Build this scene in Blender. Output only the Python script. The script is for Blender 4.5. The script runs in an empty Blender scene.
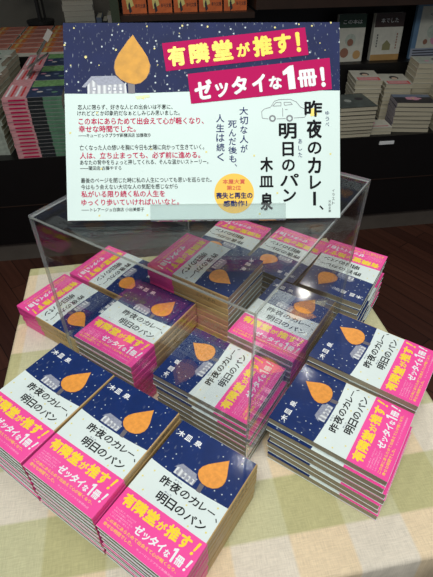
import bpy, bmesh, math, random
from mathutils import Vector, Matrix
R = math.radians
scene = bpy.context.scene
COL = scene.collection
random.seed(7)

# ---------------------------------------------------------------- camera, world, lights, exposure
cam_data = bpy.data.cameras.new('camera')
cam_data.sensor_fit = 'VERTICAL'; cam_data.sensor_height = 24.0; cam_data.lens = 18.69
cam_data.clip_start = .02; cam_data.clip_end = 50
cam = bpy.data.objects.new('camera', cam_data); COL.objects.link(cam)
cam.matrix_world = Matrix.Translation((0, 0, .559)) @ Matrix.Rotation(R(90 - 40.16), 4, 'X') @ Matrix.Rotation(-.0058, 4, 'Z')
scene.camera = cam

world = bpy.data.worlds.new('world'); scene.world = world; world.use_nodes = True
world.node_tree.nodes['Background'].inputs[0].default_value = (.80, .90, 1.0, 1)
world.node_tree.nodes['Background'].inputs[1].default_value = .13

def area(name, loc, target, size, power, color=(1, .96, .9), spread=180):
    d = bpy.data.lights.new(name, 'AREA'); d.shape = 'DISK'; d.size = size; d.energy = power; d.color = color
    d.spread = R(spread)
    o = bpy.data.objects.new(name, d); COL.objects.link(o); o.location = loc
    o.rotation_euler = (Vector(target) - Vector(loc)).to_track_quat('-Z', 'Y').to_euler()
def spot(name, loc, target, power, cone=60, rad=.04, color=(1, .96, .90)):
    d = bpy.data.lights.new(name, 'SPOT'); d.energy = power; d.spot_size = R(cone); d.spot_blend = .6
    d.shadow_soft_size = rad; d.color = color
    o = bpy.data.objects.new(name, d); COL.objects.link(o); o.location = loc
    o.rotation_euler = (Vector(target) - Vector(loc)).to_track_quat('-Z', 'Y').to_euler()
area('ceiling_lamp_overhead', (-.25, -.35, 1.9), (0, .5, .1), .7, 10, (.98, 1, .98), 110)
area('ceiling_lamp_behind', (.7, -.1, 1.9), (.1, .5, .1), .6, 3.6, (1, .97, .92), 110)
spot('ceiling_spot_far', (.70, 2.71, 1.95), (.1, .55, 0), 24, 40)
spot('ceiling_spot_mid', (.60, 1.92, 1.95), (.15, .4, 0), 10, 60)
spot('ceiling_spot_near', (.15, 1.29, 1.95), (0, .3, 0), 6, 70)
area('ceiling_lamp_shelf', (.4, 1.2, 1.9), (.9, 2.4, -.2), .5, 1.9, (1, .9, .78), 120)
area('ceiling_lamp_shelf', (-.9, 1.2, 1.9), (-.7, 2.2, -.1), .5, 2.4, (1, .93, .85), 120)

scene.view_settings.view_transform = 'Standard'
scene.view_settings.look = 'None'
scene.view_settings.exposure = 0.0
scene.view_settings.gamma = 1.0
scene.view_settings.use_curve_mapping = False

# ---------------------------------------------------------------- materials
def lin(c):
    return tuple(((v / 255) / 12.92 if v / 255 <= .04045 else ((v / 255 + .055) / 1.055) ** 2.4) for v in c) + (1,)
MATS = {}
def mat(name, rgb, rough=.5, spec=.5, noise=0, scale=60, metal=0, coat=0, bump=0):
    if name in MATS: return MATS[name]
    m = bpy.data.materials.new(name); m.use_nodes = True; nt = m.node_tree; b = nt.nodes['Principled BSDF']
    b.inputs['Base Color'].default_value = lin(rgb); b.inputs['Roughness'].default_value = rough
    b.inputs['Specular IOR Level'].default_value = spec; b.inputs['Metallic'].default_value = metal
    b.inputs['Coat Weight'].default_value = coat; b.inputs['Coat Roughness'].default_value = .08
    tc = nt.nodes.new('ShaderNodeTexCoord'); n = nt.nodes.new('ShaderNodeTexNoise'); n.inputs['Scale'].default_value = scale
    nt.links.new(tc.outputs['Object'], n.inputs['Vector'])
    mx = nt.nodes.new('ShaderNodeMix'); mx.data_type = 'RGBA'
    mx.inputs['A'].default_value = lin(tuple(max(0, v * (1 - noise)) for v in rgb))
    mx.inputs['B'].default_value = lin(tuple(min(255, v * (1 + noise)) for v in rgb))
    nt.links.new(n.outputs['Fac'], mx.inputs['Factor']); nt.links.new(mx.outputs['Result'], b.inputs['Base Color'])
    if bump:
        bp = nt.nodes.new('ShaderNodeBump'); bp.inputs['Strength'].default_value = bump; bp.inputs['Distance'].default_value = .001
        nt.links.new(n.outputs['Fac'], bp.inputs['Height']); nt.links.new(bp.outputs['Normal'], b.inputs['Normal'])
    MATS[name] = m; return m

def night_sky_mat(name, rgb, dot_scale, streak_scale, rough, coat, streak=.4, keep=.62):
    """printed night sky: navy with pale snow dots and fine chalk streaks"""
    m = mat(name, rgb, rough, .25, .16, 40 * dot_scale / 90, coat=coat); nt = m.node_tree; b = nt.nodes['Principled BSDF']
    src = b.inputs['Base Color'].links[0].from_socket
    tc = nt.nodes['Texture Coordinate']
    v = nt.nodes.new('ShaderNodeTexVoronoi'); v.inputs['Scale'].default_value = dot_scale; v.voronoi_dimensions = '2D'
    nt.links.new(tc.outputs['Object'], v.inputs['Vector'])
    r = nt.nodes.new('ShaderNodeMapRange'); r.inputs[1].default_value = .10; r.inputs[2].default_value = .05
    nt.links.new(v.outputs['Distance'], r.inputs[0])
    w = nt.nodes.new('ShaderNodeSeparateColor'); nt.links.new(v.outputs['Color'], w.inputs[0])
    g = nt.nodes.new('ShaderNodeMath'); g.operation = 'GREATER_THAN'; g.inputs[1].default_value = keep
    nt.links.new(w.outputs[0], g.inputs[0])
    k = nt.nodes.new('ShaderNodeMath'); k.operation = 'MULTIPLY'
    nt.links.new(r.outputs[0], k.inputs[0]); nt.links.new(g.outputs[0], k.inputs[1])
    mp = nt.nodes.new('ShaderNodeMapping'); mp.inputs['Rotation'].default_value = (0, 0, .6); mp.inputs['Scale'].default_value = (1, .4, 1)
    nt.links.new(tc.outputs['Object'], mp.inputs[0])
    n = nt.nodes.new('ShaderNodeTexNoise'); n.inputs['Scale'].default_value = streak_scale; n.inputs['Detail'].default_value = 1
    nt.links.new(mp.outputs[0], n.inputs['Vector'])
    s = nt.nodes.new('ShaderNodeMapRange'); s.inputs[1].default_value = .66; s.inputs[2].default_value = .80; s.inputs[4].default_value = streak
    nt.links.new(n.outputs['Fac'], s.inputs[0])
    mm = nt.nodes.new('ShaderNodeMath'); mm.operation = 'MAXIMUM'
    nt.links.new(k.outputs[0], mm.inputs[0]); nt.links.new(s.outputs[0], mm.inputs[1])
    mx = nt.nodes.new('ShaderNodeMix'); mx.data_type = 'RGBA'; mx.inputs['B'].default_value = lin((205, 215, 215))
    nt.links.new(src, mx.inputs['A']); nt.links.new(mm.outputs[0], mx.inputs['Factor'])
    nt.links.new(mx.outputs['Result'], b.inputs['Base Color'])
    return m

def stripe_mat(name, a, bcol, scale, axis='Z', rough=.8, distort=0.6):
    if name in MATS: return MATS[name]
    m = bpy.data.materials.new(name); m.use_nodes = True; nt = m.node_tree; b = nt.nodes['Principled BSDF']
    b.inputs['Roughness'].default_value = rough
    tc = nt.nodes.new('ShaderNodeTexCoord'); w = nt.nodes.new('ShaderNodeTexWave'); w.bands_direction = axis
    w.inputs['Scale'].default_value = scale; w.inputs['Distortion'].default_value = distort
    nt.links.new(tc.outputs['Object'], w.inputs['Vector'])
    mx = nt.nodes.new('ShaderNodeMix'); mx.data_type = 'RGBA'; mx.inputs['A'].default_value = lin(a); mx.inputs['B'].default_value = lin(bcol)
    nt.links.new(w.outputs['Fac'], mx.inputs['Factor']); nt.links.new(mx.outputs['Result'], b.inputs['Base Color'])
    MATS[name] = m; return m

def acrylic_mat(name, tint, refl=1.0, haze=.0):
    """clear sheet: straight-through transmission plus Schlick mirror reflection"""
    m = bpy.data.materials.new(name); m.use_nodes = True; nt = m.node_tree
    for n in list(nt.nodes): nt.nodes.remove(n)
    out = nt.nodes.new('ShaderNodeOutputMaterial')
    geo = nt.nodes.new('ShaderNodeNewGeometry')
    d = nt.nodes.new('ShaderNodeVectorMath'); d.operation = 'DOT_PRODUCT'
    nt.links.new(geo.outputs['Incoming'], d.inputs[0]); nt.links.new(geo.outputs['Normal'], d.inputs[1])
    def math_(op, a, b=None):
        n = nt.nodes.new('ShaderNodeMath'); n.operation = op
        for i, s in enumerate((a, b)):
            if s is None: continue
            if isinstance(s, (int, float)): n.inputs[i].default_value = s
            else: nt.links.new(s, n.inputs[i])
        return n.outputs[0]
    ab = math_('ABSOLUTE', d.outputs['Value']); inv = math_('SUBTRACT', 1.0, ab)
    f = math_('ADD', math_('MULTIPLY', math_('POWER', inv, 5.0), .96 * refl), .04 * refl)
    tr = nt.nodes.new('ShaderNodeBsdfTransparent'); tr.inputs[0].default_value = lin(tint)
    gl = nt.nodes.new('ShaderNodeBsdfGlossy'); gl.inputs['Roughness'].default_value = .015; gl.inputs[0].default_value = (1, 1, 1, 1)
    mx = nt.nodes.new('ShaderNodeMixShader'); nt.links.new(f, mx.inputs[0]); nt.links.new(tr.outputs[0], mx.inputs[1]); nt.links.new(gl.outputs[0], mx.inputs[2])
    last = mx
    if haze:
        df = nt.nodes.new('ShaderNodeBsdfDiffuse'); df.inputs[0].default_value = (.8, .85, .85, 1)
        m2 = nt.nodes.new('ShaderNodeMixShader'); m2.inputs[0].default_value = haze
        nt.links.new(mx.outputs[0], m2.inputs[1]); nt.links.new(df.outputs[0], m2.inputs[2]); last = m2
    nt.links.new(last.outputs[0], out.inputs[0])
    MATS[name] = m; return m

def plaid_mat():
    m = bpy.data.materials.new('plaid_cloth'); m.use_nodes = True; nt = m.node_tree; b = nt.nodes['Principled BSDF']
    b.inputs['Roughness'].default_value = .9; b.inputs['Specular IOR Level'].default_value = .15
    tc = nt.nodes.new('ShaderNodeTexCoord'); sp = nt.nodes.new('ShaderNodeSeparateXYZ'); nt.links.new(tc.outputs['Object'], sp.inputs[0])
    def math_(op, a, b_=None):
        n = nt.nodes.new('ShaderNodeMath'); n.operation = op
        for i, s in enumerate((a, b_)):
            if s is None: continue
            if isinstance(s, (int, float)): n.inputs[i].default_value = s
            else: nt.links.new(s, n.inputs[i])
        return n.outputs[0]
    def band(sock, start):   # soft square wave, period .14, first band [start, start+.07]
        t = math_('FRACT', math_('DIVIDE', math_('SUBTRACT', sock, start), .14))
        tri = math_('ABSOLUTE', math_('SUBTRACT', t, .25)); tri = math_('MINIMUM', tri, math_('SUBTRACT', 1.0, tri))
        r = nt.nodes.new('ShaderNodeMapRange'); nt.links.new(tri, r.inputs[0]); r.inputs[1].default_value = .262; r.inputs[2].default_value = .238
        return r.outputs[0]
    bx, by = band(sp.outputs[0], .118), band(sp.outputs[1], .198)
    def mix(f, a, b_):
        n = nt.nodes.new('ShaderNodeMix'); n.data_type = 'RGBA'
        nt.links.new(f, n.inputs['Factor'])
        for key, v in (('A', a), ('B', b_)):
            if isinstance(v, tuple): n.inputs[key].default_value = lin(v)
            else: nt.links.new(v, n.inputs[key])
        return n.outputs['Result']
    rowA = mix(bx, (226, 216, 198), (231, 210, 176))
    rowB = mix(bx, (201, 198, 158), (191, 186, 138))
    colr = mix(by, rowA, rowB)
    # weave threads: fine, both ways
    wv = nt.nodes.new('ShaderNodeTexNoise'); wv.inputs['Scale'].default_value = 1; mp = nt.nodes.new('ShaderNodeMapping'); mp.inputs['Scale'].default_value = (900, 70, 1)
    nt.links.new(tc.outputs['Object'], mp.inputs[0]); nt.links.new(mp.outputs[0], wv.inputs['Vector'])
    wh = nt.nodes.new('ShaderNodeTexNoise'); wh.inputs['Scale'].default_value = 1; mq = nt.nodes.new('ShaderNodeMapping'); mq.inputs['Scale'].default_value = (70, 700, 1)
    nt.links.new(tc.outputs['Object'], mq.inputs[0]); nt.links.new(mq.outputs[0], wh.inputs['Vector'])
    th = math_('ADD', wv.outputs['Fac'], wh.outputs['Fac'])
    r = nt.nodes.new('ShaderNodeMapRange'); nt.links.new(th, r.inputs[0]); r.inputs[1].default_value = .7; r.inputs[2].default_value = 1.3; r.inputs[3].default_value = .86; r.inputs[4].default_value = 1.08
    vm = nt.nodes.new('ShaderNodeVectorMath'); vm.operation = 'SCALE'; nt.links.new(colr, vm.inputs[0]); nt.links.new(r.outputs[0], vm.inputs['Scale'])
    nt.links.new(vm.outputs[0], b.inputs['Base Color'])
    bp = nt.nodes.new('ShaderNodeBump'); bp.inputs['Strength'].default_value = .4; bp.inputs['Distance'].default_value = .0006
    nt.links.new(th, bp.inputs['Height']); nt.links.new(bp.outputs['Normal'], b.inputs['Normal'])
    return m

def floor_mat():
    m = bpy.data.materials.new('dark_wood_floor'); m.use_nodes = True; nt = m.node_tree; b = nt.nodes['Principled BSDF']
    b.inputs['Roughness'].default_value = .38; b.inputs['Specular IOR Level'].default_value = .3
    tc = nt.nodes.new('ShaderNodeTexCoord'); mp = nt.nodes.new('ShaderNodeMapping'); mp.inputs['Rotation'].default_value = (0, 0, R(52))
    nt.links.new(tc.outputs['Object'], mp.inputs[0])
    br = nt.nodes.new('ShaderNodeTexBrick'); br.inputs['Scale'].default_value = 1; br.inputs['Brick Width'].default_value = .9; br.inputs['Row Height'].default_value = .075
    br.inputs['Mortar Size'].default_value = .0015; br.inputs['Color1'].default_value = lin((84, 50, 38)); br.inputs['Color2'].default_value = lin((64, 37, 29)); br.inputs['Mortar'].default_value = lin((18, 11, 9))
    nt.links.new(mp.outputs[0], br.inputs['Vector'])
    n = nt.nodes.new('ShaderNodeTexNoise'); mq = nt.nodes.new('ShaderNodeMapping'); mq.inputs['Scale'].default_value = (3, 60, 1)
    nt.links.new(mp.outputs[0], mq.inputs[0]); nt.links.new(mq.outputs[0], n.inputs['Vector']); n.inputs['Scale'].default_value = 1
    r = nt.nodes.new('ShaderNodeMapRange'); nt.links.new(n.outputs['Fac'], r.inputs[0]); r.inputs[3].default_value = .6; r.inputs[4].default_value = 1.3
    vm = nt.nodes.new('ShaderNodeVectorMath'); vm.operation = 'SCALE'; nt.links.new(br.outputs['Color'], vm.inputs[0]); nt.links.new(r.outputs[0], vm.inputs['Scale'])
    nt.links.new(vm.outputs[0], b.inputs['Base Color'])
    return m

M_WHITE = mat('cover_white', (222, 234, 230), .32, .5, .015, 30, coat=.25)
M_NAVY = night_sky_mat('cover_night_sky', (20, 44, 98), 105, 300, .35, .25, .14, .5)
M_NAVY_S = night_sky_mat('sign_night_sky', (22, 33, 76), 85, 420, .65, 0, .5, .55)
M_TAN = mat('cover_spine_tan', (186, 154, 100), .4, .5, .06, 200, coat=.2)
M_BLACK = mat('ink_black', (12, 13, 18), .7, .15)
M_GREY = mat('ink_grey', (120, 124, 128), .5)
M_WINK = mat('ink_white', (238, 240, 240), .6, .2)
M_NAVYINK = mat('ink_navy', (30, 42, 100), .7, .15)
M_PINK = mat('band_pink', (246, 78, 160), .35, .5, .04, 20, coat=.2)
M_YEL = mat('ink_yellow', (250, 218, 52), .4)
M_ORTXT = mat('ink_pale_orange', (250, 176, 120), .4)
M_PALEPINK = mat('ink_pale_pink', (250, 190, 215), .4)
M_LEAF = mat('leaf_orange', (236, 152, 62), .45, .5, .12, 240)
M_LEAF_EDGE = mat('leaf_outline', (120, 84, 60), .5)
M_HOUSE = stripe_mat('house_siding', (150, 152, 162), (222, 226, 226), 55, 'X', .5)
M_ROOF = mat('house_roof', (142, 146, 162), .5, .5, .2, 500)
M_TRUNK = mat('tree_trunk_print', (104, 98, 104), .5)
M_GOLDDOT = mat('ink_gold', (226, 214, 130), .5)
M_PAGES = stripe_mat('page_edges', (144, 134, 112), (178, 168, 142), 420, 'Z', .85, 1.5)
M_BOARD = mat('sign_board_white', (216, 234, 228), .5, .3, .01, 20)
M_MAGENTA = mat('sign_magenta', (186, 12, 90), .7, .15)
M_PINKINK = mat('ink_crimson', (198, 22, 82), .7, .15)
M_SEALYEL = mat('seal_yellow', (244, 196, 60), .5)
M_REDINK = mat('ink_red_orange', (216, 84, 40), .5)
M_SIGNLEAF = mat('sign_leaf', (210, 150, 40), .5, .3, .14, 110)
M_FLOOR = floor_mat()
M_CLOTH = plaid_mat()
M_ACR = acrylic_mat('clear_acrylic', (255, 255, 255), .8, 0)
M_ACR_EDGE = acrylic_mat('acrylic_polished_edge', (205, 205, 192), 2.2, .24)
M_ACR_LIP = acrylic_mat('clear_acrylic_holder', (248, 250, 250), 1.2, .06)
M_SHELF = mat('shelf_black', (17, 15, 15), .45, .4, .2, 15)
M_SHELFB = mat('shelf_brown', (52, 36, 28), .5, .4, .15, 15)
M_PLINTH = mat('plinth_grey', (98, 90, 82), .5, .4, .1, 12)
M_WALL = mat('wall_grey', (128, 122, 110), .6, .3, .1, 4)
M_METAL = mat('brushed_metal', (150, 150, 145), .35, .5, .05, 50, metal=.7)

# ---------------------------------------------------------------- mesh helpers
class MB:
    def __init__(s): s.bm = bmesh.new(); s.mats = []
    def mi(s, m):
        if m not in s.mats: s.mats.append(m)
        return s.mats.index(m)
    def face(s, pts, m):
        vs = [s.bm.verts.new(p) for p in pts]; f = s.bm.faces.new(vs); f.material_index = s.mi(m); return f
    def box(s, a, b, m, rot=None, mats=None):
        x0, y0, z0 = a; x1, y1, z1 = b
        P = [Vector(p) for p in ((x0, y0, z0), (x1, y0, z0), (x1, y1, z0), (x0, y1, z0), (x0, y0, z1), (x1, y0, z1), (x1, y1, z1), (x0, y1, z1))]
        if rot is not None: P = [rot @ p for p in P]
        V = [s.bm.verts.new(p) for p in P]
        for k, q in enumerate(((0, 3, 2, 1), (4, 5, 6, 7), (0, 1, 5, 4), (1, 2, 6, 5), (2, 3, 7, 6), (3, 0, 4, 7))):
            f = s.bm.faces.new([V[i] for i in q]); f.material_index = s.mi(mats[k] if mats else m)
    def poly(s, pts, z, m, flip=False):
        """flat printed polygon in the xy plane"""
        f = s.face([(x, y, z) for x, y in pts], m); f.normal_update()
        if f.normal.z < 0: f.normal_flip()
    def line(s, p, q, w, z, m):
        d = Vector((q[0] - p[0], q[1] - p[1])); n = Vector((-d.y, d.x)).normalized() * w / 2
        s.poly([(p[0] + n.x, p[1] + n.y), (q[0] + n.x, q[1] + n.y), (q[0] - n.x, q[1] - n.y), (p[0] - n.x, p[1] - n.y)], z, m)
    def disc(s, c, r, z, m, n=28, ry=None):
        ry = ry or r
        s.poly([(c[0] + r * math.cos(2 * math.pi * i / n), c[1] + ry * math.sin(2 * math.pi * i / n)) for i in range(n)], z, m)
    def ring(s, c, r, w, z, m, n=20):
        for i in range(n):
            a, b = 2 * math.pi * i / n, 2 * math.pi * (i + 1) / n
            s.line((c[0] + r * math.cos(a), c[1] + r * math.sin(a)), (c[0] + r * math.cos(b), c[1] + r * math.sin(b)), w, z, m)
    def cyl(s, c, r0, r1, z0, z1, m, n=20):
        A = [s.bm.verts.new((c[0] + r0 * math.cos(2 * math.pi * i / n), c[1] + r0 * math.sin(2 * math.pi * i / n), z0)) for i in range(n)]
        B = [s.bm.verts.new((c[0] + r1 * math.cos(2 * math.pi * i / n), c[1] + r1 * math.sin(2 * math.pi * i / n), z1)) for i in range(n)]
        for i in range(n):
            s.bm.faces.new([A[i], A[(i + 1) % n], B[(i + 1) % n], B[i]]).material_index = s.mi(m)
        s.bm.faces.new(A[::-1]).material_index = s.mi(m); s.bm.faces.new(B).material_index = s.mi(m)
    def glyphs(s, text, box, z, m, bold=.0, ang=0., pivot=None, shear=0., quarter=False):
        """lettering stretched to fill box (x0,y0,x1,y1); ang turns it about pivot (default box centre); quarter = turned a quarter for vertical bars"""
        V, F = text_mesh(text, 0)
        if quarter: V = [(y, -x) for x, y in V]
        xs = [v[0] for v in V]; ys = [v[1] for v in V]; X0, X1, Y0, Y1 = min(xs), max(xs), min(ys), max(ys)
        x0, y0, x1, y1 = box; px, py = pivot or ((x0 + x1) / 2, (y0 + y1) / 2); ca, sa = math.cos(ang), math.sin(ang)
        r_ = bold * 1.1 * (y1 - y0) if not quarter else bold * (x1 - x0)
        r_ = min(r_, (x1 - x0) * .28, (y1 - y0) * .28)
        x0 += r_; x1 -= r_; y0 += r_; y1 -= r_
        if not r_: sh_ = [(0, 0)]
        elif bold > .02: sh_ = [(r_, 0), (-r_, 0), (0, r_), (0, -r_), (r_ * .7, r_ * .7), (-r_ * .7, r_ * .7), (r_ * .7, -r_ * .7), (-r_ * .7, -r_ * .7)]
        else: sh_ = [(r_, 0), (-r_, 0), (0, r_), (0, -r_)]
        k = s.mi(m)
        for q, (dx, dy) in enumerate(sh_):
            out = []
            for x, y in V:
                a = x0 + (x - X0) / (X1 - X0) * (x1 - x0) + dx; b = y0 + (y - Y0) / (Y1 - Y0) * (y1 - y0) + dy
                a += shear * (b - y0); a -= px; b -= py
                out.append(s.bm.verts.new((px + ca * a - sa * b, py + sa * a + ca * b, z + q * .00002)))
            for f in F:
                try: fc = s.bm.faces.new([out[i] for i in f])
                except ValueError: continue
                fc.material_index = k; fc.normal_update()
                if fc.normal.z < 0: fc.normal_flip()
    def mesh(s, name):
        me = bpy.data.meshes.new(name); s.bm.to_mesh(me); s.bm.free()
        for m in s.mats: me.materials.append(m)
        return me
    def obj(s, name, parent=None, loc=None):
        o = bpy.data.objects.new(name, s.mesh(name)); COL.objects.link(o)
        if parent: o.parent = parent
        if loc: o.location = loc
        return o

_T = {}
_holder = bpy.data.objects.new('lettering_source', bpy.data.curves.new('lettering_source', 'FONT'))
COL.objects.link(_holder)
def text_mesh(text, bold):
    k = (text, bold)
    if k not in _T:
        c = _holder.data; c.body = text; c.resolution_u = 3; c.offset = bold
        dg = bpy.context.evaluated_depsgraph_get(); dg.update()
        me = bpy.data.meshes.new_from_object(_holder.evaluated_get(dg))
        _T[k] = ([(v.co.x, v.co.y) for v in me.vertices], [tuple(p.vertices) for p in me.polygons]); bpy.data.meshes.remove(me)
    return _T[k]

def empty(name, loc=(0, 0, 0), rz=0.):
    o = bpy.data.objects.new(name, None); COL.objects.link(o); o.location = loc; o.rotation_euler = (0, 0, rz); o.empty_display_size = .02; return o
def tag(o, label=None, cat=None, group=None, kind=None):
    if label: o['label'] = label
    if cat: o['category'] = cat
    if group: o['group'] = group
    if kind: o['kind'] = kind
    return o
def copy_tree(o, parent=None):
    c = o.copy(); COL.objects.link(c); c.parent = parent
    for ch in list(o.children):
        copy_tree(ch, c)
    return c

# display frame: the clear case and every pile follow one direction on the table
TH = R(-33.6)
U = Vector((math.cos(TH), math.sin(TH), 0)); V_ = Vector((-math.sin(TH), math.cos(TH), 0))
def uv(a, b, z=0.): return U * a + V_ * b + Vector((0, 0, z))
# shelf frame: the book shelf behind runs 8.2 degrees off
TB = R(8.2); E_ = Vector((math.cos(TB), math.sin(TB), 0)); N_ = Vector((-math.sin(TB), math.cos(TB), 0))
def sh(e, off, z): return E_ * e + N_ * (1.88 + off) + Vector((0, 0, z))
FLOOR = -.75

# ---------------------------------------------------------------- setting
f = MB(); f.box((-4, -2, FLOOR - .05), (4, 6, FLOOR), M_FLOOR); tag(f.obj('floor'), kind='structure')
w = MB(); w.box((-3.2, 2.1, FLOOR - 1.88 * 0), (3.2, 2.2, 1.9), M_WALL)
o = w.obj('wall_back'); o.location = N_ * 1.88; o.rotation_euler = (0, 0, TB); tag(o, kind='structure')

# low black display counter with a grey plinth
ctr = empty('display_counter', sh(0, 0, FLOOR), TB)
tag(ctr, 'long low black book counter with a grey plinth running behind the table', 'counter')
b = MB(); b.box((-1.6, .02, 0), (2.4, .60, .105), M_PLINTH); b.obj('plinth', ctr)
b = MB(); b.box((-1.6, 0, .105), (2.4, .62, .515), M_SHELF); b.box((-1.6, -.004, .30), (2.4, 0, .303), M_SHELFB); b.obj('cabinet_body', ctr)
b = MB(); b.box((-1.6, .625, 0), (-.12, 1.9, .515), M_SHELF); o = b.obj('deep_counter'); o.location = sh(0, 0, FLOOR); o.rotation_euler = (0, 0, TB)
tag(o, 'deep black platform behind the left part of the counter', 'platform')
b = MB(); b.box((1.03, -.006, .478), (1.10, -.0005, .492), M_WINK); o = b.obj('price_label', ctr); tag(o, 'small white price label on the counter edge')
b = MB(); b.box((-.12, .41, .5155), (2.4, .62, .72), M_SHELF); o = b.obj('shelf_riser'); o.location = sh(0, 0, FLOOR); o.rotation_euler = (0, 0, TB)
tag(o, 'black raised step on the counter carrying the face-out books', 'step')
ZD = FLOOR + .515   # counter top
ZR = FLOOR + .72    # riser top

# tall shelf above the right part of the counter
bs = empty('wall_bookshelf', sh(0, .62, FLOOR), TB)
tag(bs, 'dark wooden book shelf rising behind the low counter on the right', 'bookshelf')
b = MB(); b.box((-.12, -.03, .7205), (2.4, 0, 1.8), M_SHELF); b.obj('back_panel', bs)
b = MB(); b.box((-.12, -.28, .7205), (-.085, -.03, 1.8), mat('shelf_post_green', (56, 66, 48), .5)); b.obj('upright', bs)
b = MB(); b.box((-.085, -.26, .942), (.50, -.03, .965), M_SHELFB); b.obj('shelf_board', bs)
b = MB(); b.box((.50, -.28, .975), (2.4, -.03, 1.02), M_SHELFB); b.obj('shelf_board', bs)

# ---------------------------------------------------------------- square table with plaid cloth
TT = R(9.8)
tb = empty('display_table', Vector((math.cos(TT), math.sin(TT), 0)) * .068 + Vector((-math.sin(TT), math.cos(TT), 0)) * .465 + Vector((0, 0, FLOOR)), TT)
tag(tb, 'small square table hidden under a plaid cloth', 'table')
b = MB(); b.box((-.312, -.314, .722), (.312, .314, .7455), mat('table_wood', (120, 96, 70), .6)); b.obj('table_top', tb)
for sx in (-1, 1):
    for sy in (-1, 1):
        b = MB(); b.box((sx * .285 - .02, sy * .285 - .02, 0), (sx * .285 + .02, sy * .285 + .02, .722), mat('table_wood', (120, 96, 70), .6)); b.obj('leg', tb)
# cloth: rounded top edge, skirts hanging down with soft folds
cb = MB(); n = 48; k = cb.mi(M_CLOTH)
X0, X1, Y0, Y1 = -.2525, .3865, .146, .785
def rim(t, inset, z, wav):
    """point on the rounded rectangle outline at fraction t"""
    pts = []
    w_, h_ = X1 - X0, Y1 - Y0; per = 2 * (w_ + h_); s = t * per
    if s < w_: x, y, nx, ny = X0 + s, Y0, 0, -1
    elif s < w_ + h_: x, y, nx, ny = X1, Y0 + s - w_, 1, 0
    elif s < 2 * w_ + h_: x, y, nx, ny = X1 - (s - w_ - h_), Y1, 0, 1
    else: x, y, nx, ny = X0, Y1 - (s - 2 * w_ - h_), -1, 0
    o_ = -inset + wav * (.5 + .5 * math.sin(t * 2 * math.pi * 17 + 1.3 * math.sin(t * 31)))
    cx, cy = (X0 + X1) / 2, (Y0 + Y1) / 2
    x = min(max(x, X0 + inset), X1 - inset) if o_ <= 0 else x + nx * o_
    y = min(max(y, Y0 + inset), Y1 - inset) if o_ <= 0 else y + ny * o_
    return (x, y, z)
NS = 192; rings = []
for inset, z, wav in ((.006, 0, 0), (.002, -.0015, 0), (0.0002, -.006, 0), (0, -.05, .006), (0, -.2, .018), (0, -.42, .03)):
    rings.append([cb.bm.verts.new(rim(i / NS, inset, z, wav)) for i in range(NS)])
for a, c in zip(rings, rings[1:]):
    for i in range(NS):
        q = cb.bm.faces.new([a[i], c[i], c[(i + 1) % NS], a[(i + 1) % NS]]); q.material_index = k; q.smooth = True
cb.bm.faces.new(rings[0]).material_index = k
cl = cb.obj('tablecloth'); cl.rotation_euler = (0, 0, TT)
tag(cl, 'pale plaid tablecloth in green, cream and peach under the pink banded books', 'tablecloth')

# ---------------------------------------------------------------- the paperback
BW, BH, BT, STEP = .105, .148, .0108, .0115
hw, hh = BW / 2, BH / 2
def cxy(x, y): return ((x - .5) * BW, (.5 - y) * BH)      # cover fractions: x from left, y from the top
def cbox(x0, y0, x1, y1): a = cxy(x0, y1); b_ = cxy(x1, y0); return (a[0], a[1], b_[0], b_[1])
def wrap(mb, y0, y1, z0, z1, xo, th, m_top, m_spine, m_back, cap):
    """paper folded round the spine (at +x): outer and inner profile, extruded along y"""
    r = .0016; hs = hw + xo
    prof = [(-hw, z1)]; 
    for i in range(5): a = R(90 - 22.5 * i); prof.append((hs - r + r * math.cos(a), z1 - r + r * math.sin(a)))
    for i in range(5): a = R(-22.5 * i); prof.append((hs - r + r * math.cos(a), z0 + r + r * math.sin(a)))
    prof.append((-hw, z0))
    r2 = r - th; inn = [(-hw, z1 - th)]
    for i in range(5): a = R(90 - 22.5 * i); inn.append((hs - r + r2 * math.cos(a), z1 - r + r2 * math.sin(a)))
    for i in range(5): a = R(-22.5 * i); inn.append((hs - r + r2 * math.cos(a), z0 + r + r2 * math.sin(a)))
    inn.append((-hw, z0 + th)); n = len(prof)
    A = [mb.bm.verts.new((x, y0, z)) for x, z in prof]; B = [mb.bm.verts.new((x, y1, z)) for x, z in prof]
    C = [mb.bm.verts.new((x, y0, z)) for x, z in inn]; D = [mb.bm.verts.new((x, y1, z)) for x, z in inn]
    for i in range(n - 1):
        m = m_top if i == 0 else (m_back if i == n - 2 else m_spine); k = mb.mi(m); c_ = mb.mi(cap)
        for q, kk in (((A[i], A[i + 1], B[i + 1], B[i]), k), ((C[i + 1], C[i], D[i], D[i + 1]), c_), ((A[i + 1], A[i], C[i], C[i + 1]), c_), ((B[i], B[i + 1], D[i + 1], D[i]), c_)):
            fc = mb.bm.faces.new(q); fc.material_index = kk
    for i in (0, n - 1):
        mb.bm.faces.new((A[i], B[i], D[i], C[i]) if i == 0 else (B[i], A[i], C[i], D[i])).material_index = mb.mi(m_top if i == 0 else m_back)

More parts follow.
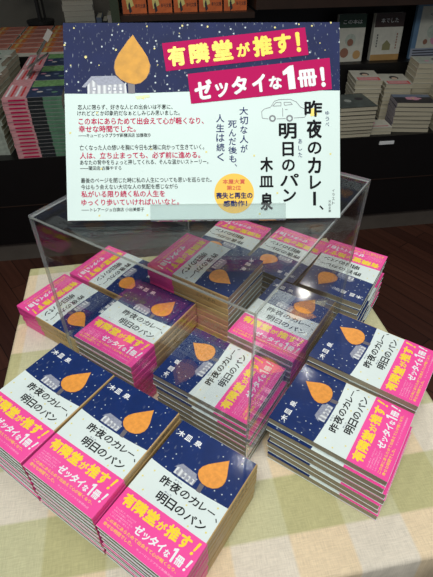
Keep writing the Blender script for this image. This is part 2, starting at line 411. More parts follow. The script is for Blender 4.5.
LEAF = [(0, 1), (.12, .87), (.26, .72), (.40, .56), (.485, .40), (.50, .27), (.43, .14), (.29, .045), (.1, 0), (-.1, 0), (-.28, .06), (-.42, .16), (-.49, .29), (-.475, .43), (-.39, .57), (-.27, .70), (-.13, .85)]
def make_jacket(art=True):
    j = MB(); z1 = BT
    yb = cxy(0, .40)[1]
    wrap(j, -hh, yb, .0004, z1, 0, .00042, M_WHITE, M_TAN, M_WHITE, M_WHITE)
    wrap(j, yb, hh, .0004, z1, 0, .00042, M_NAVY, M_TAN, M_WHITE, M_WHITE)
    z = z1 + .00005
    j.poly([cxy(0, .40), cxy(0, .405), cxy(.15, .412), cxy(.35, .420), cxy(.55, .422), cxy(.75, .415), cxy(.985, .402), cxy(.985, .40)], z, M_NAVY)
    if art:
        # little house, tree, author, title
        j.poly([cxy(.265, .362), cxy(.325, .308), cxy(.515, .318), cxy(.56, .366), cxy(.37, .352), cxy(.335, .338)], z + .0001, M_ROOF)
        j.poly([cxy(.295, .352), cxy(.33, .328), cxy(.375, .352), cxy(.555, .366), cxy(.55, .408), cxy(.295, .402)], z + .00006, M_HOUSE)
        for wx in (.315, .40, .45, .50): j.poly([cxy(wx, .372), cxy(wx + .025, .373), cxy(wx + .025, .393), cxy(wx, .392)], z + .00012, M_ROOF)
        j.poly([cxy(.60, .36), cxy(.655, .36), cxy(.66, .424), cxy(.61, .424)], z + .00008, M_TRUNK)
        def crown(grow, zz, m):
            c0 = cxy(.658, 0)[0]; y0_ = cxy(0, .355)[1] - grow; hgt = BH * .262 + 2 * grow; wd = BW * .305 + 2 * grow
            pts = [(c0 + a * wd + .0075 * b3 * b3 - .0005, y0_ + b3 * hgt) for a, b3 in LEAF]
            j.poly(pts, zz, m)
        crown(.0004, z + .00012, M_LEAF_EDGE); crown(0, z + .0002, M_LEAF)
        for s_, x0, x1 in (('木', .05, .135), ('皿', .155, .235), ('泉', .285, .37)):
            j.glyphs(s_, cbox(x0, .082, x1, .135), z + .0002, M_WINK, .025)
        xs = [(.235, .35), (.362, .477), (.492, .595), (.61, .715), (.735, .81), (.825, .91)]
        for (a, b2), ch in zip(xs, '昨夜のカレー'):
            y0, y1 = (.452, .527) if ch in '昨夜' else ((.462, .52) if ch != 'ー' else (.486, .494))
            j.glyphs(ch, cbox(a, y0, b2, y1), z + .0002, M_BLACK, .022)
        j.glyphs('、', cbox(.935, .505, .965, .53), z + .0002, M_BLACK, .02)
        for (a, b2), ch in zip([(.305, .42), (.435, .53), (.545, .65), (.67, .785), (.805, .90)], '明日のパン'):
            y0, y1 = (.565, .638) if ch in '明日' else (.572, .632)
            j.glyphs(ch, cbox(a, y0, b2, y1), z + .0002, M_BLACK, .022)
        j.glyphs('ゆうべ', cbox(.36, .433, .45, .448), z + .0002, M_NAVYINK, .0)
        j.glyphs('あした', cbox(.35, .545, .44, .558), z + .0002, M_NAVYINK, .0)
        for x, y in ((.12, .47), (.15, .63), (.62, .545), (.93, .62), (.05, .55), (.75, .655), (.90, .44)):
            j.disc(cxy(x, y), .0011, z + .0001, M_GOLDDOT, 8)
        # spine lettering stands on the +x side
        for i, ch in enumerate('昨夜のカレ'):
            V2, F2 = text_mesh(ch, 0); vs = [j.bm.verts.new((hw + .00006, .052 - i * .0072 - xx * .006, .0028 + yy * .0058)) for xx, yy in V2]
            kk = j.mi(mat('spine_ink', (60, 70, 40), .5))
            for fc in F2: j.bm.faces.new([vs[q] for q in fc]).material_index = kk
    return j.mesh('dust_jacket')
def make_band(text=True):
    j = MB(); ytop = cxy(0, .675)[1]
    wrap(j, -hh + .0003, ytop, 0, BT + .0003, .0003, .0003, M_PINK, M_PINK, M_PINK, M_PINK)
    z = BT + .0003 + .00006
    if text:
        for (a, b2), ch in zip([(.045, .18), (.185, .33), (.335, .48), (.49, .59), (.60, .74), (.75, .875)], '有隣堂が推す'):
            y0, y1 = (.698, .792) if ch not in 'が' else (.722, .785)
            j.glyphs(ch, cbox(a, y0, b2, y1), z, M_YEL, .04)
        j.glyphs('！', cbox(.905, .695, .935, .79), z, M_YEL, .03, shear=.2)
        for (a, b2), ch in zip([(.335, .43), (.44, .51), (.52, .605), (.615, .69), (.70, .76), (.825, .91)], 'ゼッタイな冊'):
            y0, y1 = (.828, .892) if ch not in 'なッ' else (.845, .892)
            j.glyphs(ch, cbox(a, y0, b2, y1), z, M_WINK, .035)
        j.poly([cxy(.765, .815), cxy(.795, .803), cxy(.81, .803), cxy(.81, .896), cxy(.788, .896), cxy(.788, .825), cxy(.768, .832)], z, M_WINK); j.glyphs('！', cbox(.93, .81, .955, .892), z, M_WINK, .03, shear=.2)
        j.glyphs('この本にあらためて出会えて心が軽くなり、', cbox(.045, .908, .90, .932), z, M_YEL, .01)
        j.glyphs('幸せな時間でした。', cbox(.045, .942, .42, .967), z, M_YEL, .01)
        j.glyphs('キュービックプラザ新横浜店', cbox(.47, .952, .90, .966), z, M_PALEPINK, 0)
        for i, s_ in enumerate(('恋人に限らず、好きな人との', '出会いは不意に、けれど', 'どこか印象的だなぁと', 'しみじみ思いました')):
            j.glyphs(s_, cbox(.045, .826 + i * .019, .31 - .02 * (i % 2), .838 + i * .019), z, M_PALEPINK, 0)
    return j.mesh('belly_band')
def make_pages():
    j = MB(); j.box((-hw + .0006, -hh + .0006, .001), (hw - .0018, hh - .0006, BT - .0006), M_PAGES)
    return j.mesh('page_block')
JK_FULL, JK_PLAIN, BD_FULL, BD_PLAIN, PG = make_jacket(), make_jacket(False), make_band(), make_band(False), make_pages()

def proto(full):
    r = empty('paperback_book')
    for nm, me in (('dust_jacket', JK_FULL if full else JK_PLAIN), ('belly_band', BD_FULL if full else BD_PLAIN), ('page_block', PG)):
        o_ = bpy.data.objects.new(nm, me); COL.objects.link(o_); o_.parent = r
        if nm == 'belly_band': o_['label'] = 'pink paper band round the lower third'
    return r
P_FULL, P_PLAIN = proto(True), proto(False); used = {True: False, False: False}
ORD = ['topmost', 'second', 'third', 'fourth', 'fifth', 'sixth', 'seventh', 'eighth', 'ninth', 'tenth', 'eleventh', 'twelfth']
def pile(cx, cy, rot, n, where, group, top_label, base=0, jit=.0012, jr=.5, top=None, offs=None):
    """n paperbacks lying flat at (u, v) = (cx, cy); rot = cover direction in degrees"""
    for i in range(n):
        full = (i >= n - 2)
        src = P_FULL if full else P_PLAIN
        o_ = src if not used[full] else copy_tree(src); used[full] = True
        du, dv, dr = random.uniform(-jit, jit), random.uniform(-jit, jit), random.uniform(-jr, jr)
        if offs and i in offs: du, dv, dr = offs[i]
        if i == n - 1: du = dv = 0; dr = 0
        o_.location = uv(cx + du, cy + dv, .0003 + (base + i) * STEP); o_.rotation_euler = (0, 0, R(rot + dr))
        d = n - 1 - i
        lab = top_label if d == 0 else ('bottom paperback of the ' if i == 0 and n > 2 else ORD[d] + ' paperback down in the ') + where
        tag(o_, lab, 'book', group)

A0 = -33.6
pile(-.375, .167, -34.4, 8, 'leftmost front row pile', 'paperbacks in the leftmost front pile', 'navy and white paperback on top of the leftmost front row pile', jit=.0006, jr=.15,
     offs={0: (-.0008, -.0012, 0), 2: (-.0006, -.001, -.1)})
pile(-.2668, .1665, -33.3, 8, 'middle front row pile', 'paperbacks in the middle front pile', 'navy and white paperback on top of the middle front row pile', jit=.0006, jr=.15,
     offs={0: (-.0008, -.0012, 0), 2: (-.0006, -.001, -.1)})
pile(-.1585, .167, -33.9, 7, 'front row pile nearest the case corner', 'paperbacks in the right front pile', 'navy and white paperback on top of the front row pile nearest the case corner', jit=.0006, jr=.15,
     offs={0: (-.0008, -.0012, 0), 2: (-.0006, -.001, -.1)})
pile(-.0500, .354, 55.6, 7, 'nearer pile right of the case', 'paperbacks in the nearer right pile', 'paperback on top of the nearer pile right of the case, a lamp glinting on it', jit=.0018, jr=.8,
     offs={4: (.004, -.002, .3), 5: (-.0005, -.0035, .6), 0: (.006, -.005, .4), 1: (.005, -.003, 0), 2: (.0035, -.004, -.3), 3: (.0055, -.002, .2)})
pile(-.0478, .4625, 55.2, 8, 'rear pile right of the case', 'paperbacks in the rear right pile', 'paperback on top of the rear pile right of the case, overhanging its neighbour', jit=.0012, jr=.5)
# in the clear case
pile(-.2095, .327, 56.8, 5, 'low pile supporting the front right of the clear case', 'paperbacks under the front right of the case', 'uppermost base paperback under the front right of the clear case', jit=.0006, jr=.2, offs={3: (.002, 0, 0), 4: (.0015, -.0005, 0)})
pile(-.2150, .330, 57.0, 2, 'front right pile inside the clear case', 'paperbacks at front right in the case', 'sideways paperback on top of the front right pile inside the clear case', base=5)
pile(-.3605, .3235, -33.6, 5, 'low pile supporting the front left of the clear case', 'paperbacks under the front left of the case', 'uppermost base paperback under the front left of the clear case', jit=.0006, jr=.2)
pile(-.3575, .3292, -33.4, 4, 'front left pile inside the clear case', 'paperbacks at front left in the case', 'upright paperback on top of the front left pile inside the clear case', base=5, jit=.0004, jr=.1)
pile(-.1865, .4628, -34.4, 8, 'back right pile inside the clear case', 'paperbacks at back right in the case', 'paperback on top of the back right pile in the case, glinting under the lid', jit=.0006, jr=.3)
pile(-.325, .459, -123.2, 12, 'tall back left pile inside the clear case', 'paperbacks at back left in the case', 'paperback on top of the tallest pile, at back left inside the clear case', jit=.0008, jr=.4)
# behind the case, facing away
pile(-.152, .622, 148.4, 8, 'right pile behind the clear case', 'paperbacks in the right pile behind the case', 'upside-down paperback on top of the right pile behind the clear case', jit=.003, jr=1.2)
pile(-.2695, .642, 144.6, 6, 'middle pile behind the clear case', 'paperbacks in the middle pile behind the case', 'upside-down paperback on top of the middle pile behind the clear case', jr=.3)
pile(-.381, .624, 148.8, 6, 'left pile behind the clear case', 'paperbacks in the left pile behind the case', 'upside-down paperback on top of the left pile behind the clear case', jr=.3)
pile(-.522, .335, -124.4, 4, 'nearer low pile left of the case', 'paperbacks in the nearer left pile', 'paperback on top of the nearer low pile left of the case, band facing out', jit=.001, jr=.8, offs={0: (.006, .002, 1.0), 1: (.004, .001, .5)})
pile(-.516, .449, -122.6, 4, 'rear low pile left of the case', 'paperbacks in the rear left pile', 'paperback on top of the rear low pile left of the case, half behind it', jit=.001, jr=.8)

# ---------------------------------------------------------------- clear acrylic cover case, five sided
cs = empty('acrylic_case', uv(-.419, .249, .0582), TH)
tag(cs, 'large clear acrylic box standing over the middle books with the sign on it', 'display case')
cw, cd, chh, t = .2935, .294, .2393, .0032
def sheet(name, a, b_, axis):
    """panel with clear faces (normal = axis) and brighter polished edges"""
    j = MB(); ms = [M_ACR_EDGE] * 6
    for q in {'z': (0, 1), 'y': (2, 4), 'x': (3, 5)}[axis]: ms[q] = M_ACR
    j.box(a, b_, M_ACR, mats=ms); return j.obj(name, cs)
sheet('front_panel', (0, 0, 0), (cw, t, chh - t), 'y')
sheet('back_panel', (0, cd - t, 0), (cw, cd, chh - t), 'y')
sheet('side_panel', (0, t, 0), (t, cd - t, chh - t), 'x')
sheet('side_panel', (cw - t, t, 0), (cw, cd - t, chh - t), 'x')
sheet('lid_panel', (0, 0, chh - t), (cw, cd, chh), 'z')
TOPZ = .0582 + chh

# ---------------------------------------------------------------- the leaning sign and its clear holder
def rot3(a, b_, g):
    return Matrix.Rotation(g, 4, 'Z') @ Matrix.Rotation(a, 4, 'X') @ Matrix.Rotation(b_, 4, 'Y')
SR = rot3(.9037, .0096, .0116); SC = Vector((-.0132, .4879, .3836))
sg = empty('promotion_sign'); sg.matrix_world = Matrix.Translation(SC) @ SR @ Matrix.Translation((0, -.105, 0))
tag(sg, 'white and navy promotional board with Japanese lettering leaning on top of the clear case', 'sign')
K = .297 / 274.5; KY = .210 / 196.2
def s(x, y): return ((x - 202.5) * K, (220.6 - y) * KY)     # art-board units: x from 65, y downward from 24 to 220
def sb(x0, y0, x1, y1): a = s(x0, y1); b_ = s(x1, y0); return (a[0], a[1], b_[0], b_[1])
b = MB(); b.box((-.1485, 0, -.003), (.1485, .21, 0), M_BOARD); z = .00008
b.poly([(-.1485, .21), (.1485, .21), s(339.7, 92.3), s(290, 91.8), s(240, 93.4), s(185, 92.6), s(150, 93.6), s(100, 94.2), s(65.3, 94)], z, M_NAVY_S)
bd = b.obj('board', sg)
# picture of house and tree
b = MB()
b.poly([s(82.5, 87.5), s(92, 77), s(116, 76.5), s(125, 84.5), s(99, 86), s(93, 80.5), s(86, 88)], z * 3, M_ROOF)
b.poly([s(88, 86), s(93, 80), s(99, 86), s(126, 84.5), s(127, 94), s(88, 94.2)], z * 2, M_HOUSE)
for x0, x1 in ((93, 97), (107.5, 111), (113, 117), (119, 123)):
    b.poly([s(x0, 87.5), s(x1, 87.5), s(x1, 91.5), s(x0, 91.5)], z * 3, M_ROOF)
    b.poly([s(x0 + .7, 88.2), s(x1 - .7, 88.2), s(x1 - .7, 90.8), s(x0 + .7, 90.8)], z * 4, M_WINK)
b.obj('house_picture', sg)
b = MB()
b.poly([s(128, 82), s(135, 82), s(135, 94.2), s(128.5, 94.2)], z * 3, M_TRUNK)
for g, zz, m in ((.5, 4, M_LEAF_EDGE), (0, 5, M_SIGNLEAF)):
    pts = [(134 , 36.5 - g), (138, 43 - g * .5), (143, 50), (148, 58), (150.3 + g, 66), (149.5 + g, 73), (146 + g, 79.5), (141, 83.5 + g), (135, 85 + g), (128, 83.5 + g), (121, 80 + g), (116.5 - g, 75), (115 - g, 69), (116 - g, 62), (119.5 - g, 55), (124 - g, 49), (129 - g, 42)]
    b.poly([s(*p_) for p_ in pts], z * zz, m)
b.obj('tree_picture', sg)
b = MB()
for x, y, r_ in ((87, 58, 1.4), (117, 51, 1.0), (76, 29.5, .8), (155, 50, .9), (183, 27.5, 1.0), (208, 28.5, 1.0), (66.5, 46, 1), (120, 26, .7), (148, 28, .8), (275, 29.5, 1), (299, 26.5, .8), (312, 28, .9), (331, 24.9, .9), (320, 45, .6), (325, 52, .5), (72, 66, .6), (100, 66, .6), (158, 66, .6), (180, 35, .5)):
    b.disc(s(x, y), r_ * K, z * 3, M_GOLDDOT, 10)
for x, y in ((70, 133), (205, 153), (100, 169), (97, 216), (145, 216), (330, 156), (276, 195), (253, 157), (143, 99), (97, 113), (258, 216), (150, 150)):
    b.poly([s(x - .9, y - .9), s(x + 1.0, y - 1.0), s(x + .9, y + .7), s(x - .7, y + 1.1)], z * 2, M_GOLDDOT)
b.poly([s(309, 111), s(316, 109), s(317, 117), s(310, 118)], z * 1.5, mat('ink_lemon', (250, 226, 110), .5))
b.poly([s(135, 97), s(149, 95.5), s(150, 98), s(137, 100)], z * 1.5, mat('ink_pale_leaf', (216, 226, 170), .5))
b.obj('fleck_print', sg)
# magenta slogan banners
b = MB()
b.poly([s(162.5, 44.8), s(305, 29.5), s(308.6, 56.8), s(166.2, 72.4)], z * 5, M_MAGENTA)
b.poly([s(187.4, 75.2), s(329.6, 59.8), s(331.7, 91), s(190.5, 104.8)], z * 5, M_MAGENTA)
an = R(6.1)
def schar(mb, ch, cx, cy, w_, h_, m, zz=8, bold=.035, ang=0., **kw):
    mb.glyphs(ch, sb(cx - w_ / 2, cy - h_ / 2, cx + w_ / 2, cy + h_ / 2), z * zz, m, bold, ang, **kw)
for ch, cx, cy, w_, h_ in (('有', 177, 57.5, 18, 20), ('隣', 199.5, 54.8, 20, 20), ('堂', 222.5, 52, 20.5, 20.5), ('が', 243.3, 51.5, 13.5, 14), ('推', 262.5, 48, 19.5, 20.5), ('す', 282.5, 45.7, 17.5, 19.5), ('！', 298, 44.2, 4.5, 20)):
    schar(b, ch, cx, cy, w_, h_, M_YEL, bold=.045, ang=an)
for ch, cx, cy, w_, h_ in (('ゼ', 203, 91, 18, 19.5), ('ッ', 221.5, 91.3, 13.5, 14.5), ('タ', 239, 86.7, 16, 18), ('イ', 258.5, 84.8, 14, 18), ('な', 275, 84.3, 13, 13.5), ('冊', 307, 80, 19.5, 17.5), ('！', 322.5, 79, 4.5, 20)):
    schar(b, ch, cx, cy, w_, h_, M_WINK, bold=.045, ang=an)
b.poly([s(282, 73.5), s(289, 67.5), s(293, 67), s(295.5, 90.5), s(288.5, 91.2), s(286.8, 75.5), s(282.8, 77.3)], z * 8, M_WINK)
o = b.obj('slogan_banner', sg); tag(o, 'magenta strips with yellow and white slogan')
# praise quotes on the left
b = MB()
for txt, x0, x1, y0, y1, m in (
    ('恋人に限らず、好きな人との出会いは不意に、', 78, 172, 105, 110, M_BLACK), ('けれどどこか印象的だなぁとしみじみ思いました。', 77.5, 179, 111, 116, M_BLACK),
    ('この本にあらためて出会えて心が軽くなり、', 78.5, 203, 118, 125, M_PINKINK), ('幸せな時間でした。', 78.5, 135, 125.8, 132.6, M_PINKINK),
    ('――キュービックプラザ新横浜店 加藤雅沙', 78, 150, 133.6, 137.6, M_BLACK),
    ('亡くなった人の想いを胸に今日も太陽に向かって生きていく。', 79, 203, 145, 150.5, M_BLACK), ('人は、立ち止まっても、必ず前に進める。', 79, 199, 152.3, 159, M_PINKINK),
    ('あなたの背中をちょっと押してくれる、そんな温かいストーリー。', 79, 207, 160, 165, M_BLACK), ('――蒲田店 古藤やすら', 79, 120, 166.2, 170.3, M_BLACK),
    ('最後のページを閉じた時に私の人生についても思いを巡らせた。', 79.5, 210, 178, 183.2, M_BLACK), ('今はもう会えない大切な人の気配を感じながら', 79.5, 176, 184.6, 189.7, M_BLACK),
    ('私がいる限り続く私の人生を', 79.5, 163, 191, 197.7, M_PINKINK), ('ゆっくり歩いていければいいなと。', 79.5, 177, 199.3, 206, M_PINKINK),
    ('――トレアージュ白旗店 小出美都子', 79.5, 142, 208, 212, M_BLACK)):
    b.glyphs(txt, sb(x0, y0, x1, y1), z * 2, m, .018 if m is M_PINKINK else .008)
b.obj('quote_lettering', sg)
# blue vertical copy
b = MB()
for txt, cx, y0, y1, w_ in (('大切な人が', 243, 107.5, 154.5, 8.6), ('死んだ後も、', 231.5, 121, 173, 8.8), ('人生は続く', 219.3, 114.5, 163, 8.2)):
    st = (y1 - y0) / len(txt)
    for i, ch in enumerate(txt):
        if ch == '、': schar(b, ch, cx + 3, y0 + st * (i + .25), 2.4, 2.8, M_NAVYINK, 2, .01)
        else: schar(b, ch, cx, y0 + st * (i + .5), w_ * (.82 if ch in 'くながもだん' else 1), st * .84, M_NAVYINK, 2, .014)
b.obj('tagline_lettering', sg)
b = MB()
for txt, cx, y0, y1 in (('ゆうべ', 327, 112, 129), ('あした', 299.5, 139.5, 160)):
    st = (y1 - y0) / 3
    for i, ch in enumerate(txt): schar(b, ch, cx, y0 + st * (i + .5), 3.8, st * .72, M_NAVYINK, 2, .005)
b.obj('reading_lettering', sg)
# title and author, brush-like
b = MB()
for ch, x0, x1, y0, y1 in (('昨', 304, 322, 102, 118.5), ('夜', 306, 321.5, 121, 140), ('の', 307, 321, 143.5, 156), ('カ', 307, 320.5, 159, 175.5), ('レ', 309, 320.5, 177.5, 191.5), ('、', 318.5, 322.8, 208, 212.5),
                           ('明', 278, 296, 124.5, 140.5), ('日', 281.5, 293, 143.5, 158), ('の', 281, 294, 161, 173), ('パ', 279, 298, 175.5, 188), ('ン', 282, 295, 191, 204),
                           ('木', 259, 272, 158.5, 173.5), ('皿', 258, 272.3, 177.5, 189), ('泉', 259, 271.5, 194.5, 212.5)):
    b.glyphs(ch, sb(x0, y0, x1, y1), z * 2, M_BLACK, .03)
b.poly([s(312.2, 194), s(315.2, 194), s(315.2, 208), s(312.2, 208)], z * 2, M_BLACK)
for i, ch in enumerate('イラスト'): schar(b, ch, 332.8, 193 + i * 4.2, 2.6, 3, M_BLACK, 2, .0)
for i, ch in enumerate('河出文庫'): schar(b, ch, 329, 204 + i * 3.2, 2.6, 2.7, M_BLACK, 2, .0)
b.obj('title_lettering', sg)
# pencil-drawn car
b = MB()
def path(pts, w_=.55, close=False):
    pp = [s(*q) for q in pts]
    for a, c in zip(pp, pp[1:] + ([pp[0]] if close else [])): b.line(a, c, w_ * K, z * 2, M_GREY)
path([(261.5, 119.5), (261, 113), (263.5, 110.5), (270, 108.5), (274, 102.5), (279, 101), (290, 100.8), (296, 103.5), (300, 108.5), (305, 111), (306, 116), (304, 119), (293.5, 119.5)])
path([(261.5, 119.5), (267.5, 120.3)]); path([(276, 120.3), (285, 120)])
path([(272, 107.5), (275.5, 104), (280.5, 103.8), (280.5, 107.3)], close=True); path([(283.5, 103.8), (290, 103.8), (292, 106), (284, 106.8)], close=True)
path([(282, 109.5), (282.2, 118)]); path([(284.5, 111), (287, 111)])
for cx_ in (271.8, 289): b.ring(s(cx_, 119.8), 2.7 * K, 1.5 * K, z * 3, M_GREY)
b.obj('car_drawing', sg)
# yellow award seal
b = MB(); b.disc(s(232.5, 195), 20 * K, z * 2, M_SEALYEL, 48)
b.glyphs('本屋大賞', sb(221, 180.5, 243.5, 185.5), z * 4, M_REDINK, .02); b.glyphs('第2位', sb(225, 186.8, 239.5, 191.6), z * 4, M_REDINK, .02)
b.glyphs('喪失と再生の', sb(214.3, 193.8, 251, 200.3), z * 4, M_NAVYINK, .03); b.glyphs('感動作！', sb(221.5, 202, 245.5, 208.3), z * 4, M_NAVYINK, .03)
o = b.obj('award_seal', sg); tag(o, 'round yellow seal with red and navy lettering')

hd = empty('acrylic_sign_holder'); hd.matrix_world = Matrix.Translation(SC) @ SR @ Matrix.Translation((0, -.105, 0))
tag(hd, 'clear acrylic easel with a lip gripping the bottom of the promotional board', 'sign holder')
xa, xb = s(148.5, 0)[0], s(284, 0)[0]
b = MB(); b.box((xa, -.0015, .0012), (xb, .0165, .0027), M_ACR_LIP, mats=[M_ACR_LIP, M_ACR_LIP, M_ACR_EDGE, M_ACR_EDGE, M_ACR_EDGE, M_ACR_EDGE]); b.obj('front_lip', hd)
b = MB(); b.box((xa, -.0015, -.0048), (xb, -.0002, .0012), M_ACR_EDGE); b.obj('ledge', hd)
b = MB(); b.box((xa, -.0015, -.0063), (xb, .11, -.0048), M_ACR); b.obj('back_plate', hd)
top_w = hd.matrix_world @ Vector((0, .10, -.0065)); inv = hd.matrix_world.inverted()
b = MB(); q0 = [hd.matrix_world @ Vector((x, .10, -.0064)) for x in (xa, xb)]
foot = [Vector((p_.x, p_.y + .03, TOPZ + .0003)) for p_ in q0]
pl = [q0[0], q0[1], foot[1], foot[0]]; pb = [p_ + Vector((0, .0018, 0)) for p_ in pl]
V8 = [inv @ p_ for p_ in pl + pb]; vs = [b.bm.verts.new(p_) for p_ in V8]
for q in ((0, 1, 2, 3), (7, 6, 5, 4), (0, 4, 5, 1), (1, 5, 6, 2), (2, 6, 7, 3), (3, 7, 4, 0)): b.bm.faces.new([vs[i] for i in q]).material_index = b.mi(M_ACR)
b.obj('prop_leg', hd)

# ---------------------------------------------------------------- books on the counter behind
def flat_book(w_, d_, t_, cover, spine=None, spine_side='front', pages=M_PAGES):
    """one paperback lying flat: cover plates, spine along one side, recessed page block"""
    j = MB(); c_ = .0007; e_ = .0012
    j.box((-w_ / 2, -d_ / 2, 0), (w_ / 2, d_ / 2, c_), cover); j.box((-w_ / 2, -d_ / 2, t_ - c_), (w_ / 2, d_ / 2, t_), cover)
    j.box((-w_ / 2 + e_, -d_ / 2 + e_, c_), (w_ / 2 - e_, d_ / 2 - e_, t_ - c_), pages)
    sp_ = spine or cover
    if spine_side == 'front': j.box((-w_ / 2, -d_ / 2, c_), (w_ / 2, -d_ / 2 + e_ * .9, t_ - c_), sp_)
    elif spine_side == 'left': j.box((-w_ / 2, -d_ / 2, c_), (-w_ / 2 + e_ * .9, d_ / 2, t_ - c_), sp_)
    return j
PG2 = stripe_mat('aged_page_edges', (176, 168, 142), (214, 206, 182), 380, 'Z', .9, 1.0)
def bg_pile(e, off, z0, n, t_, rot, maker, top_maker, what, where, group, jit=.004, name='paperback_book'):
    me = maker().mesh('book'); mt = top_maker().mesh('book')
    for i in range(n):
        o_ = bpy.data.objects.new(name, mt if i == n - 1 else me); COL.objects.link(o_)
        o_.location = sh(e + random.uniform(-jit, jit), off + random.uniform(-jit, jit), z0 + .0003 + i * (t_ + .0003)); o_.rotation_euler = (0, 0, TB + R(rot + random.uniform(-1, 1)))
        d = n - 1 - i
        if d == 0: lab = what + ' topping the ' + where
        elif n > 12: lab = (['topmost', 'second', 'third', 'fourth', 'fifth', 'sixth', 'seventh', 'eighth', 'ninth', 'tenth', 'eleventh', 'twelfth', 'thirteenth', 'fourteenth', 'fifteenth', 'sixteenth'][d]) + ' book down in the ' + where
        else: lab = ORD[d] + ' book down in the ' + where
        tag(o_, lab, 'book', group)
C_DARK = mat('cover_charcoal', (66, 74, 72), .4, .5, .5, 45); C_BLK = mat('cover_black_edge', (40, 38, 36), .5)
C_CRM = mat('cover_cream', (206, 204, 190), .4, .5, .08, 40); C_RED = mat('cover_red', (216, 60, 66), .4, .5, .15, 60)
C_BLUE = mat('cover_slate_blue', (104, 118, 140), .4, .5, .2, 60); C_FLW = mat('cover_flower_pink', (214, 150, 172), .4, .5, .15, 120)
C_GREENW = mat('cover_sage', (178, 186, 172), .4, .5, .2, 60); C_PURP = stripe_mat('spine_mauve_pattern', (70, 64, 84), (196, 190, 196), 60, 'DIAGONAL', .5, 2)
C_INK = mat('cover_dark_ink', (46, 44, 50), .5, .5, .3, 80)
def mk_r1(top):
    j = flat_book(.17, .18, .0165, C_BLK, pages=PG2, spine_side='none')
    if top:
        j.poly([(-.084, -.088), (.084, -.088), (.084, .088), (-.084, .088)], .0167, C_DARK)
        j.disc((-.02, .0), .016, .0168, mat('print_pale', (150, 156, 150), .5, .5, .3, 200), 14, .02); j.disc((.04, .02), .02, .0168, C_INK, 12)
    return j
bg_pile(.90, .093, ZD, 8, .0165, 0, lambda: mk_r1(0), lambda: mk_r1(1), 'dark grey covered book', 'pile at the left end of the right counter', 'books in the dark covered counter pile')
def mk_r2(top):
    j = flat_book(.125, .175, .018, C_CRM, pages=PG2, spine_side='none')
    if top:
        j.poly([(-.05, -.08), (.055, -.08), (.055, -.03), (-.05, -.035)], .0182, C_RED)
        j.disc((.0, .02), .022, .0183, C_INK, 16, .028); j.disc((0, .008), .014, .0184, mat('print_skin', (226, 196, 172), .5), 12, .018)
        for i in range(3): j.line((-.045, -.045 - i * .012), (.045, -.043 - i * .012), .004, .0184, M_WINK)
    return j
bg_pile(1.04, .295, ZD, 10, .018, -10, lambda: mk_r2(0), lambda: mk_r2(1), 'white book with a red band', 'tall pile behind the dark grey one', 'books in the tall red banded pile', .002)
bg_pile(1.185, .28, ZD, 9, .018, -10, lambda: mk_r2(0), lambda: mk_r2(1), 'red banded white book', 'middle rear pile on the counter', 'books in the rear red banded pile', .002)
def mk_r4(top):
    j = flat_book(.17, .118, .019, C_INK, spine=C_PURP, spine_side='left', pages=PG2)
    if top:
        j.poly([(-.084, -.057), (.084, -.057), (.084, .057), (-.084, .057)], .0192, C_INK); j.poly([(-.084, .015), (.084, .02), (.084, .057), (-.084, .057)], .0193, C_BLUE)
        for a in range(5): j.disc((.0 + .022 * math.cos(a * 1.257), .0 + .014 * math.sin(a * 1.257)), .016, .0194 + a * .00004, C_FLW, 12, .011)
        j.disc((0, 0), .006, .0198, M_GOLDDOT, 10)
    return j
bg_pile(1.19, .085, ZD, 7, .0185, -11, lambda: mk_r4(0), lambda: mk_r4(1), 'pink flower book', 'pile with patterned spines near the counter edge', 'books in the pink flower pile', .003)
def mk_r7(top):
    j = flat_book(.125, .10, .0155, C_CRM, pages=PG2, spine_side='none')
    if top: j.disc((-.02, .01), .022, .0157, C_FLW, 14, .016); j.line((-.05, -.03), (.05, -.03), .006, .0158, M_PINKINK)
    return j
bg_pile(1.03, .075, ZD, 2, .0155, -4, lambda: mk_r7(0), lambda: mk_r7(1), 'thin white book with pink print', 'lowest pile between the two tall counter piles', 'books in the lowest counter pile', .002)
def mk_r5(top):
    j = flat_book(.20, .135, .0215, C_CRM, pages=PG2, spine_side='none')
    if top:
        j.poly([(-.095, -.062), (.095, -.062), (.095, .062), (-.095, .062)], .0217, C_GREENW)
        j.disc((.01, .01), .03, .0218, C_INK, 16, .02); j.disc((-.05, -.02), .012, .0218, C_FLW, 10)
    return j
bg_pile(1.375, .29, ZD, 11, .0215, -10, lambda: mk_r5(0), lambda: mk_r5(1), 'pale green covered book', 'tallest cream pile at the right rear', 'books in the tallest counter pile', .003)
bg_pile(1.405, .085, ZD, 9, .0205, -6, lambda: mk_r5(0), lambda: mk_r5(1), 'pale green covered book', 'cream pile at the right front of the counter', 'books in the right front counter pile', .003)

# face-out books standing on the riser
def stand_book(name, label, e, w_, h_, t_, build, lean=-6, off=.46):
    o_ = empty(name, sh(e, off, ZR + .0005), TB); o_.rotation_euler = (R(lean), 0, TB)
    tag(o_, label, 'book', None)
    j = MB(); j.box((-w_ / 2 + .001, .001, .002), (w_ / 2 - .001, t_ - .001, h_ - .002), PG2); j.obj('page_block', o_)
    j = MB(); build(j, w_, h_, t_); c_ = j.obj('cover', o_)
    return o_
def vpoly(j, pts, y, m):
    fc = j.face([(x, y, z_) for x, z_ in pts], m); fc.normal_update()
    if fc.normal.y > 0: fc.normal_flip()
def vtext(j, txt, box, y, m, bold=.01):
    V2, F2 = text_mesh(txt, 0); xs = [v[0] for v in V2]; ys = [v[1] for v in V2]
    vs = [j.bm.verts.new((box[0] + (a - min(xs)) / (max(xs) - min(xs)) * (box[2] - box[0]), y, box[1] + (c_ - min(ys)) / (max(ys) - min(ys)) * (box[3] - box[1]))) for a, c_ in V2]
    for fc in F2: j.bm.faces.new([vs[i] for i in fc]).material_index = j.mi(m)
